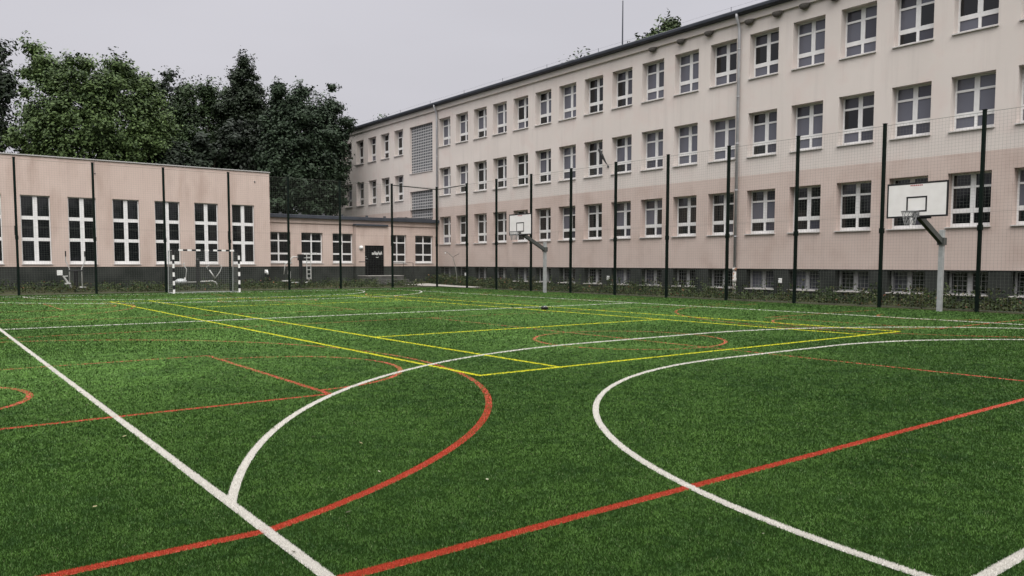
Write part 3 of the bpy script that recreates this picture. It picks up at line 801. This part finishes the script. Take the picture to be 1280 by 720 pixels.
# ------------------------------------------------------------ handball goal
goal = tag(empty('handball_goal', (11.22, 38.62, 0)), 'handball goal with black and white striped posts and a net', 'goal')
gxl, gxr = -1.52, 1.52
def striped(mb, a, b, first):
    a, b = Vector(a), Vector(b); L = (b-a).length; n = max(1, round(L/0.2)); t = (b-a)/n
    for k in range(n): mb.beam(a+t*k, a+t*(k+1), 0.08, 0.08, mi=(k+first) % 2)
for gx_ in (gxl, gxr):
    mb = MB(); striped(mb, (gx_,0,0.0), (gx_,0,1.8), 0); mb.beam((gx_,0,1.8),(gx_,0,2.08),0.08,0.08,mi=1)
    mb.build('goalpost', [M['wpaint'], M['black']], goal)
mb = MB(); striped(mb, (gxl+0.04,0,2.04), (gxr-0.04,0,2.04), 1)
mb.build('crossbar', [M['wpaint'], M['black']], goal)
mb = MB()
for gx_ in (gxl, gxr):
    mb.tube([(gx_,0.04,0.03),(gx_,1.0,0.03),(gx_,0.85,2.0),(gx_,0.04,2.04)], 0.02, 6)
mb.tube([(gxl,1.0,0.02),(gxr,1.0,0.02)], 0.016, 6); mb.build('rear_frame', M['galv'], goal)
mb = MB()
def bt(z): return 1.0-0.15*z/2.0
for k in range(31):
    x_ = gxl+(gxr-gxl)*k/30
    mb.tube([(x_,bt(0),0.03),(x_,bt(2),2.0)], 0.003, 3, cap=False); mb.tube([(x_,bt(2),2.0),(x_,0.04,2.03)], 0.003, 3, cap=False)
for k in range(1,20):
    z_ = 0.03+1.97*k/20; mb.tube([(gxl,0.05,z_),(gxl,bt(z_),z_),(gxr,bt(z_),z_),(gxr,0.05,z_)], 0.003, 3, cap=False)
for k in range(1,9):
    for gx_ in (gxl, gxr): mb.tube([(gx_,bt(0)*k/9,0.03),(gx_,bt(2)*k/9,2.0)], 0.003, 3, cap=False)
    mb.tube([(gxl,bt(2)*k/9,2.01),(gxr,bt(2)*k/9,2.01)], 0.003, 3, cap=False)
mb.build('net', M['goalnet'], goal)

# ------------------------------------------------------------ basketball hoops
def hoop(label, y, px_, zb):
    o = tag(empty('basketball_hoop', (px_, y, 0)), label, 'basketball hoop', 'basketball hoops beside the fence')
    bx = 23.2-px_
    mb = MB(); mb.box(-0.066,0.066,-0.066,0.066,-0.03,2.48); mb.build('pole', M['galv'], o, bevel=0.008)
    mb = MB(); mb.beam((-0.03,0,2.12),(bx+0.18,0,2.83),0.12,0.16); mb.box(-0.10,0.10,-0.10,0.10,2.02,2.24)
    mb.beam((bx+0.20,0,2.80),(bx+0.045,0,2.92),0.12,0.12); mb.build('arm', mat('arm_steel', (0.07,0.075,0.07), 0.5, 0.4), o)
    mb = MB(); mb.box(bx,bx+0.03,-0.865,0.865,zb,zb+1.0)
    bo = mb.build('backboard', M['board'], o)
    mb = MB(); x1, x0 = bx-0.004, bx+0.034; e_ = 0.045
    for a in ((-0.87,0.87,zb-0.004,zb+e_),(-0.87,0.87,zb+1-e_,zb+1.004),(-0.87,-0.87+e_,zb+e_,zb+1-e_),(0.87-e_,0.87,zb+e_,zb+1-e_)):
        mb.box(x1, x0, a[0], a[1], a[2], a[3])
    for a in ((-0.295,0.295,zb+0.15,zb+0.195),(-0.295,0.295,zb+0.555,zb+0.60),(-0.295,-0.25,zb+0.195,zb+0.555),(0.25,0.295,zb+0.195,zb+0.555)):
        mb.box(bx-0.003, bx-0.0003, a[0], a[1], a[2], a[3])
    f = mb.build('board_markings', M['black'], bo)
    mb = MB()                                 # small worn red print at the top edge, unreadable in the photograph
    rr = random.Random(2); yv = 0.19
    while yv > -0.02-0.12:
        w2 = 0.028
        mb.box(bx-0.003,bx-0.0003,yv-w2,yv,zb+0.90,zb+0.935); mb.box(bx-0.0035,bx-0.0003,yv-w2-.01,yv-w2-.002,zb+0.905,zb+0.925); yv -= 0.052
    mb.build('board_print', M['redprint'], bo)
    mb = MB()
    for w2 in (-0.13, 0.13): mb.beam((bx-0.003,w2,zb+0.02),(bx+0.2,w2*0.4,zb-0.02),0.04,0.05)
    mb.box(bx+0.03,bx+0.07,-0.40,0.10,zb-0.05,zb+0.01); mb.build('board_bracket', M['black'], o)
    mb = MB(); cx = bx-0.15-0.225; n = 20; zr = zb+0.15
    pts = [(cx+0.225*math.cos(2*math.pi*k/n), 0.225*math.sin(2*math.pi*k/n), zr) for k in range(n+1)]
    mb.tube(pts, 0.014, 6, cap=False); mb.box(bx-0.16,bx-0.004,-0.07,0.07,zr-0.02,zr+0.012); mb.box(bx-0.03,bx-0.004,-0.09,0.09,zr-0.15,zr+0.02)
    ri = mb.build('rim', M['rim'], o)
    mb = MB(); nn = 12
    for k in range(nn):
        for s in (-1, 1):
            p = []
            for j in range(5):
                a = 2*math.pi*(k+s*j*0.5)/nn; r_ = 0.22-0.085*(j/4)**0.8; p.append((cx+r_*math.cos(a), r_*math.sin(a), zr-0.01-0.095*j))
            mb.tube(p, 0.006, 4, cap=False)
    mb.build('net', mat('chain_net', (0.25,0.25,0.25), 0.5, 0.4, metallic=0.4), ri)
hoop('basketball hoop on a grey pole with a white board, the near one at the right', 11.02, 24.88, 2.80)
hoop('basketball hoop on a grey pole with a white board, the far one near the middle', 29.66, 24.75, 2.80)

# ------------------------------------------------------------ outdoor fitness machines
GRP = 'outdoor fitness machines beside the hall'
o = tag(empty('fitness_machine', (6.2, 42.2, 0.07)), 'pale fitness machine with two upright handles by the second hall window', 'fitness machine', GRP)
mb = MB(); mb.tube([(0,0,0),(0,0,1.0)], 0.085, 10); mb.tube([(-0.32,0,1.0),(0.32,0,1.0)], 0.03, 8); mb.build('post', M['black'], o)
for s in (-1, 1):
    mb = MB(); mb.tube([(0.26*s,0.05,0.15),(0.26*s,0.03,1.1),(0.40*s,0,1.45),(0.41*s,0,1.62),(0.40*s,-.02,1.80)], 0.024, 8)
    hb = mb.build('handle_bar', M['tube'], o, smooth=True)
    mb = MB(); mb.tube([(0.40*s,-.02,1.66),(0.40*s,-.02,1.92)], 0.03, 8); mb.build('grip', M['black'], hb)
mb = MB(); mb.beam((-0.55,-0.1,0.75),(-0.2,0,0.2),0.07,0.07); mb.box(-0.48,-0.25,-0.2,0.1,0.36,0.42); mb.beam((-.55,-.1,.73),(-.35,-.1,.75),.05,.05); mb.build('seat_bar', M['tube'], o)
mb = MB(); mb.box(-0.80,-0.57,-0.16,-0.12,0.78,1.02); mb.build('sign_plate', M['boxw'], o, bevel=0.01)
mb = MB(); mb.box(0.12,0.40,-0.15,0.15,0.18,0.24); mb.build('footplate', M['tube'], o)

o = tag(empty('fitness_machine', (11.8, 42.2, 0.07)), 'grey fitness machine with a dark middle post seen through the goal net', 'fitness machine', GRP)
mb = MB(); mb.tube([(0,0,0),(0,0,1.50)], 0.10, 10); mb.ball((0,0,1.52), 0.10); mb.build('post', M['black'], o)
mb = MB(); mb.tube([(-0.1,0,0.38),(-0.62,0,0.38),(-0.66,0,0.62)], 0.035, 8); mb.tube([(0.1,0,0.40),(0.72,0,0.42),(0.92,0,0.34),(0.98,0,0.08)], 0.04, 8); mb.build('frame', M['tube'], o, smooth=True)
mb = MB(); mb.ball((-0.85,0,0.40), 0.32, sz=0.55, n=12); mb.build('seat', M['galv'], o, smooth=True)
mb = MB(); mb.tube([(-0.62,0,0.5),(-0.55,0.05,1.05),(-0.70,0.05,1.3),(-0.64,0.05,1.36)], 0.028, 8); mb.build('backrest', M['tube'], o, smooth=True)
mb = MB(); mb.beam((0.58,0,1.0),(0.86,0,0.56),0.06,0.06); mb.tube([(0.86,0,0.56),(1.12,0,0.92),(1.22,0,1.2),(1.16,0,1.24)], 0.022, 8); mb.tube([(0.50,0,1.05),(0.44,0,1.16),(0.58,0,1.24)], 0.02, 8); mb.build('pedal_arm', M['tube'], o, smooth=True)

o = tag(empty('fitness_machine', (17.37, 42.2, 0.07)), 'grey fitness machine with a ladder and hanging seat in front of the wing', 'fitness machine', GRP)
mb = MB(); mb.tube([(0,0,0),(0,0,1.80)], 0.10, 10); mb.box(-.14,.14,-.12,.12,1.52,1.86); mb.build('post', M['black'], o)
mb = MB(); mb.tube([(-0.1,0,1.70),(-0.42,0,1.72),(-0.56,0,1.62),(-0.60,0,1.45)], 0.035, 8); mb.tube([(-0.12,0,0.28),(-0.52,0,0.28),(-0.56,0,0.05)], 0.035, 8); mb.build('frame', M['tube'], o, smooth=True)
mb = MB()
for dx in (0,0.22): mb.tube([(-1.02+dx,-0.1,0.75),(-0.94+dx,-0.1,1.30),(-0.84+dx,-.1,1.36)], 0.022, 6)
mb.tube([(-1.0,0,1.36),(-0.5,0,1.40)], 0.03, 6); mb.build('handle_bar', M['tube'], o, smooth=True)
mb = MB(); mb.box(-1.08,-0.66,-0.2,0.2,0.36,0.41); mb.tube([(-0.66,0,0.38),(-0.62,0,0.55),(-0.62,0,0.9)], 0.03, 6); mb.build('seat', M['tube'], o)
mb = MB()
for dx in (0.36, 0.60): mb.tube([(dx,0,0.45),(dx,0,1.92)], 0.024, 8)
for k in range(6): mb.tube([(0.36,0,0.52+k*0.235),(0.60,0,0.52+k*0.235)], 0.018, 6)
mb.tube([(0.48,0,0.47),(0.44,0,0.32),(0.24,0,0.26)], 0.035, 8); mb.build('ladder', M['tube'], o)
mb = MB(); mb.tube([(0.5,0,1.92),(0.94,0,1.94),(0.98,0,1.84)], 0.025, 8); mb.tube([(0.60,0,1.66),(0.2,0,1.66)], 0.022, 8); mb.build('pull_bar', M['tube'], o)

# forked thin pole by the corner
o = tag(empty('forked_pole', (27.0, 41.0, 0.06)), 'thin grey pole forking into two bent arms by the building corner', 'pole')
mb = MB(); mb.tube([(0.0,-0.1,0),(0,-.08,0.6),(0.0,0.08,1.2),(0,0.36,1.76),(0,.85,2.02),(0,1.33,2.14)], 0.022, 6, rs=[.028,.026,.024,.022,.018,.012]); mb.build('stem', M['stemgrey'], o, smooth=True)
mb = MB(); mb.tube([(0,0.34,1.74),(0.0,0.1,1.85),(0,-0.36,1.98)], 0.016, 6); mb.build('arm', M['stemgrey'], o, smooth=True)
mb = MB(); mb.ball((-0.01,1.22,2.02), 0.05); mb.build('lamp_head', M['boxw'], o, smooth=True)

# small dark bag left on the pitch
o = tag(empty('sports_bag', (15.52, 18.6, 0.01)), 'small dark bag with pale patches left lying on the turf', 'bag')
mb = MB(); mb.tube([(-0.15,0.10,0.085),(-0.08,0.055,0.105),(0.05,-0.03,0.105),(0.16,-0.10,0.08)], 0.09, 12, rs=[0.055,0.10,0.10,0.05]); mb.build('body', M['black'], o, smooth=True)
mb = MB(); mb.tube([(0.0,0.0,0.150),(0.05,-0.035,0.15),(0.10,-0.07,0.12)], 0.06, 10, rs=[.04,.062,.04]); mb.build('pale_pocket', M['galv'], o, smooth=True)
mb = MB(); mb.tube([(-0.13,0.09,0.12),(-0.11,0.03,0.17),(-0.03,-0.03,0.19),(0.03,-0.05,0.17)], 0.014, 6); mb.build('strap', M['boxw'], o); o.scale = (0.6,0.6,0.6)

# ------------------------------------------------------------ leaves: trees and planting
def leaf_mesh(name, cen, size, col, m, parent=None, nor=None):
    """cen (n,3), one bent-less quad leaf each"""
    n = len(cen)
    if nor is None:
        a = rng.normal(size=(n,3)); a[:,2] -= 0.25
    else:                                       # leaves turn their faces outward and up
        nn = nor+rng.normal(size=(n,3))*0.45; a = np.cross(nn, rng.normal(size=(n,3)))
    a /= np.linalg.norm(a, axis=1)[:,None]
    b = rng.normal(size=(n,3)) if nor is None else nn
    b = np.cross(a, b); b /= np.linalg.norm(b, axis=1)[:,None]
    s = (size*rng.uniform(0.6,1.3,n))[:,None]
    V = np.stack([cen-a*s, cen-b*s*0.55, cen+a*s, cen+b*s*0.55], axis=1).reshape(-1,3).astype(np.float32)
    me = bpy.data.meshes.new(name)
    me.vertices.add(len(V)); me.vertices.foreach_set('co', V.ravel())
    me.loops.add(n*4); me.loops.foreach_set('vertex_index', np.arange(n*4, dtype=np.int32))
    me.polygons.add(n); me.polygons.foreach_set('loop_start', (np.arange(n)*4).astype(np.int32))
    at = me.attributes.new('Col', 'FLOAT_COLOR', 'POINT')
    c4 = np.ones((n*4,4), np.float32); c4[:,:3] = np.repeat(col, 4, axis=0); at.data.foreach_set('color', c4.ravel())
    me.materials.append(m); me.update(calc_edges=True)
    return link(name, me, parent)

def tree(label, x, y, top, base, rx, ry, n, leafsize, dark, light, seed, clumps=60, cone=0.0, group='trees behind the hall', trunk_r=0.28, spiky=0.0, lowfill=1.0):
    r = np.random.default_rng(seed)
    o = tag(empty('tree', (x, y, 0)), label, 'tree', group)
    H = top-base; cz = base+H*0.5
    # clump centres through the crown volume, biased to its shell
    cc, cr = [], []
    for q in range(clumps):                      # clumps spread evenly round the crown, most of them near its shell
        zf = (0.86-1.78*(q+0.5)/clumps) if cone == 0 else 1-2*(q+0.5)/clumps; ph = q*2.39996+r.normal()*0.35
        rr = math.sqrt(max(0, 1-zf*zf))**(0.72 if cone == 0 else 1.0); v = np.array([rr*math.cos(ph), rr*math.sin(ph), zf])+r.normal(size=3)*0.09
        p = v*(0.60+0.33*r.random()**0.7); p[2] *= (1.10 if cone == 0 else 1.0)
        k = 1-cone*(p[2]+1)/2
        cc.append((p[0]*rx*k*0.86, p[1]*ry*k*0.86, cz+p[2]*H*0.46)); cr.append(r.uniform(0.7, 1.25)*1.75*min(rx,H*0.6)/math.sqrt(clumps)*(1-0.4*cone*(p[2]+1)/2))
    cc = np.array(cc); cr = np.array(cr)
    which = r.choice(clumps, n, p=cr**2/np.sum(cr**2))
    v = r.normal(size=(n,3)); v /= np.linalg.norm(v,axis=1)[:,None]
    d = r.random(n)**0.28
    fz = r.random(n) < 0.55                       # half the leaves trail off loosely round their clump
    d[fz] = np.abs(r.normal(size=int(fz.sum())))*0.62+0.25
    sq = r.uniform(0.75, 1.35, (clumps,3)); sq[:,2] *= 0.72
    pos = cc[which]+v*(cr[which]*d)[:,None]*sq[which]
    nc = int(n*0.20); vc = r.normal(size=(nc,3)); vc /= np.linalg.norm(vc,axis=1)[:,None]
    if cone == 0: vc[:,:2] *= (np.hypot(vc[:,0],vc[:,1])**-0.26)[:,None]
    vc *= (0.90*r.random(nc)**0.4)[:,None]
    kc = 1-cone*(vc[:,2]+1)/2
    pos[:nc] = np.stack([vc[:,0]*rx*kc, vc[:,1]*ry*kc, cz+vc[:,2]*H*0.46], axis=1); v[:nc] = vc
    ns = int(n*0.10)                              # loose sprigs that break the outline
    nsp = clumps*3; sd = r.normal(size=(nsp,3)); sd[:,2] = np.abs(sd[:,2])*0.9+0.15; sd /= np.linalg.norm(sd,axis=1)[:,None]
    sc_ = r.integers(0, clumps, nsp); w_ = r.integers(0, nsp, ns); tt = r.uniform(0.8, 1.5+spiky, ns)
    ps = cc[sc_[w_]]+sd[w_]*(cr[sc_[w_]]*tt)[:,None]+r.normal(size=(ns,3))*0.10
    pos = np.concatenate([pos, ps]); n2 = len(pos)
    nor = np.concatenate([v, sd[w_]])*0.8+np.array([0,0,0.55])
    tone = np.concatenate([r.random(clumps)[which], r.random(ns)*0.6+0.4])
    t = np.clip(0.4*tone+0.6*r.random(n2), 0, 1)[:,None]
    col = np.array([dark])*(1-t)+np.array([light])*t
    leaf_mesh('crown', pos, leafsize, col.astype(np.float32), M['leaf'], parent=o, nor=nor)
    mb = MB(); ztop = base+H*0.55
    mb.tube([(0,0,-0.1),(0.05,0.03,base*0.6),(0.0,0.1,base+H*0.25),(0.1,0,ztop)], trunk_r, 9, rs=[trunk_r*1.3,trunk_r,trunk_r*0.7,trunk_r*0.3])
    for k in range(10):
        c_ = cc[r.integers(clumps)]; z0 = base*0.7+r.random()*H*0.35
        mid = Vector((c_[0]*0.5, c_[1]*0.5, (z0+c_[2])/2+0.2))
        mb.tube([(0,0.05,z0), tuple(mid), tuple(c_)], 0.1, 6, rs=[trunk_r*0.45, trunk_r*0.28, 0.03])
    mb.build('trunk', M['bark'], o, smooth=True)
    return o

DK, LT = (0.018,0.038,0.014), (0.075,0.125,0.036)
tree('broad bright green tree rising behind the low hall at the left', 10.9, 63, 17.3, 3.0, 5.7, 5.0, 140000, 0.115, (0.018,0.036,0.011), (0.092,0.140,0.040), 31, clumps=230, spiky=0.12)
tree('thin dark tree at the left edge behind the broad green tree', 4.6, 74, 20.2, 6, 3.2, 3, 12000, 0.18, (0.012,0.020,0.012), (0.028,0.043,0.019), 12, clumps=40, spiky=0.5)
tree('dark tree peeping above the right shoulder of the broad green tree', 20.3, 78, 20.4, 5, 3.0, 3, 12000, 0.18, (0.008,0.015,0.008), (0.022,0.034,0.015), 13, clumps=40, spiky=0.4)
tree('mid green bushy tree between the broad tree and the tall dark one', 20.6, 69, 18.6, 2.5, 4.4, 3.5, 70000, 0.12, (0.013,0.026,0.010), (0.046,0.075,0.026), 14, clumps=150)
tree('tall narrow dark tree with a ragged pointed top', 22.6, 66, 19.0, 3, 4.9, 3.4, 65000, 0.115, (0.008,0.014,0.007), (0.024,0.038,0.017), 15, clumps=170, cone=0.62, spiky=0.3)
tree('dense dark blue-green tree overlapping the left end of the long building', 24.1, 57.5, 15.9, 2.6, 3.9, 3.4, 110000, 0.118, (0.009,0.017,0.009), (0.036,0.060,0.029), 46, clumps=190, spiky=0.15)
tree('low dark tree filling the gap above the hall roof', 17.0, 61.5, 11.5, 1.5, 4.2, 3.2, 36000, 0.15, (0.006,0.011,0.006), (0.016,0.027,0.012), 17, clumps=110)
tree('low dark tree behind the entrance wing roof', 21.3, 60.5, 13.0, 1.0, 4.0, 2.6, 36000, 0.15, (0.005,0.009,0.005), (0.013,0.022,0.010), 18, clumps=110)
G2 = 'treetops showing over the school roof'
tree('largest of the treetops showing over the school roof', 46.0, 41.6, 20.6, 8, 2.0, 2.0, 26000, 0.15, (0.03,0.045,0.02), (0.07,0.10,0.035), 21, clumps=40, group=G2, spiky=0.5)
tree('tiny treetop showing over the roof left of the mast', 46.0, 50.1, 21.0, 8, 2.0, 2, 5000, 0.16, (0.03,0.045,0.03), (0.06,0.09,0.04), 22, clumps=30, group=G2, spiky=0.5)
tree('tiny treetop over the roof at its far left end', 44.0, 80.4, 19.6, 8, 1.6, 1.6, 5000, 0.18, (0.03,0.045,0.03), (0.06,0.09,0.04), 23, clumps=30, group=G2, spiky=0.5)

# planting along the walls
def planting(name, label, pts_fn, n, size, cat, hmax):
    cl = [pts_fn() for _ in range(n)]
    P_, S_, Cc = [], [], []
    for (x_, y_, z_, hh, rad) in cl:
        k = int(26*(hh/0.4)*(rad/0.25)) + 8
        q = rng.normal(size=(k,3))*np.array([rad*0.6, rad*0.6, 0]); zz = rng.random(k)**0.8*hh
        q[:,2] = zz; P_.append(q+np.array([x_,y_,z_])); S_.append(np.full(k, size))
        base_c = np.array(random.choice(((0.034,0.060,0.014),(0.048,0.074,0.018),(0.060,0.062,0.020),(0.026,0.050,0.012),(0.062,0.088,0.024))))
        c = base_c[None,:]*rng.uniform(0.25,1.1,(k,1))
        f = rng.random(k) < 0.010; c[f] = np.array([0.17,0.155,0.10])
        f = rng.random(k) < 0.012; c[f] = np.array([0.22,0.09,0.05])
        Cc.append(c)
    o = leaf_mesh(name, np.concatenate(P_), np.concatenate(S_), np.concatenate(Cc).astype(np.float32), M['leaf'])
    tag(o, label, cat, kind='stuff'); return o
def bed_main():
    x_ = random.uniform(25.75, 28.5); y_ = random.uniform(2, 37.3)
    if random.random() < 0.16: return (x_, y_, 0.02, random.uniform(0.5,0.85), random.uniform(0.03,0.07))
    return (x_, y_, 0.02, random.choice((0.15,0.22,0.3,0.42,0.55))*random.uniform(0.7,1.15)*(0.6+0.5*math.sin(y_*0.9+math.sin(y_*2.3))**2), random.uniform(0.08,0.34))
def bed_gym():
    while True:
        x_ = random.uniform(-3, 24.4); y_ = random.uniform(40.7, 44.4)
        if random.random() < 0.25+0.9*(math.sin(x_*0.83)*math.sin(x_*0.31+y_*0.8))**2: break
    return (x_, y_, 0.03+(y_-40.4)*0.035, random.choice((0.12,0.18,0.25,0.45))*random.uniform(0.6,1.1), random.uniform(0.15,0.4))
def bed_corner():
    x_ = random.uniform(27.0, 28.5); y_ = random.uniform(37, 45)
    return (x_, y_, 0.03+max(0,y_-40.4)*0.035, random.uniform(0.2,0.6), random.uniform(0.15,0.35))
planting('flower_bed_plants', 'untidy low flower bed plants along the foot of the long building', bed_main, 1500, 0.045, 'plants', 0.5)
planting('weeds', 'low weeds and grass tufts along the foot of the hall and wing', bed_gym, 900, 0.045, 'weeds', 0.4)
planting('corner_plants', 'low leafy plants in the corner between the wing and the long building', bed_corner, 260, 0.05, 'plants', 0.6)

# far treeline on the near side of the yard: it is what the lower windows mirror
def treeline():
    P_ = []
    for k in range(150):
        if k < 90: x_, y_ = -34+random.uniform(-3,3), random.uniform(-25,75)
        else: x_, y_ = random.uniform(-34,40), -30+random.uniform(-3,3)
        hh = random.uniform(8,12.5); q = rng.normal(size=(330,3)); q /= np.linalg.norm(q,axis=1)[:,None]
        P_.append(q*rng.random((330,1))**0.3*np.array([2.6,2.6,hh*0.5])+np.array([x_,y_,hh*0.5]))
    P_ = np.concatenate(P_); t = rng.random((len(P_),1))
    c = np.array([[0.010,0.020,0.008]])*(1-t)+np.array([[0.035,0.055,0.02]])*t
    tag(leaf_mesh('treeline', P_, 0.42, c.astype(np.float32), M['leaf']), 'dark treeline across the yard mirrored in the lower windows', 'trees', kind='stuff')
treeline()
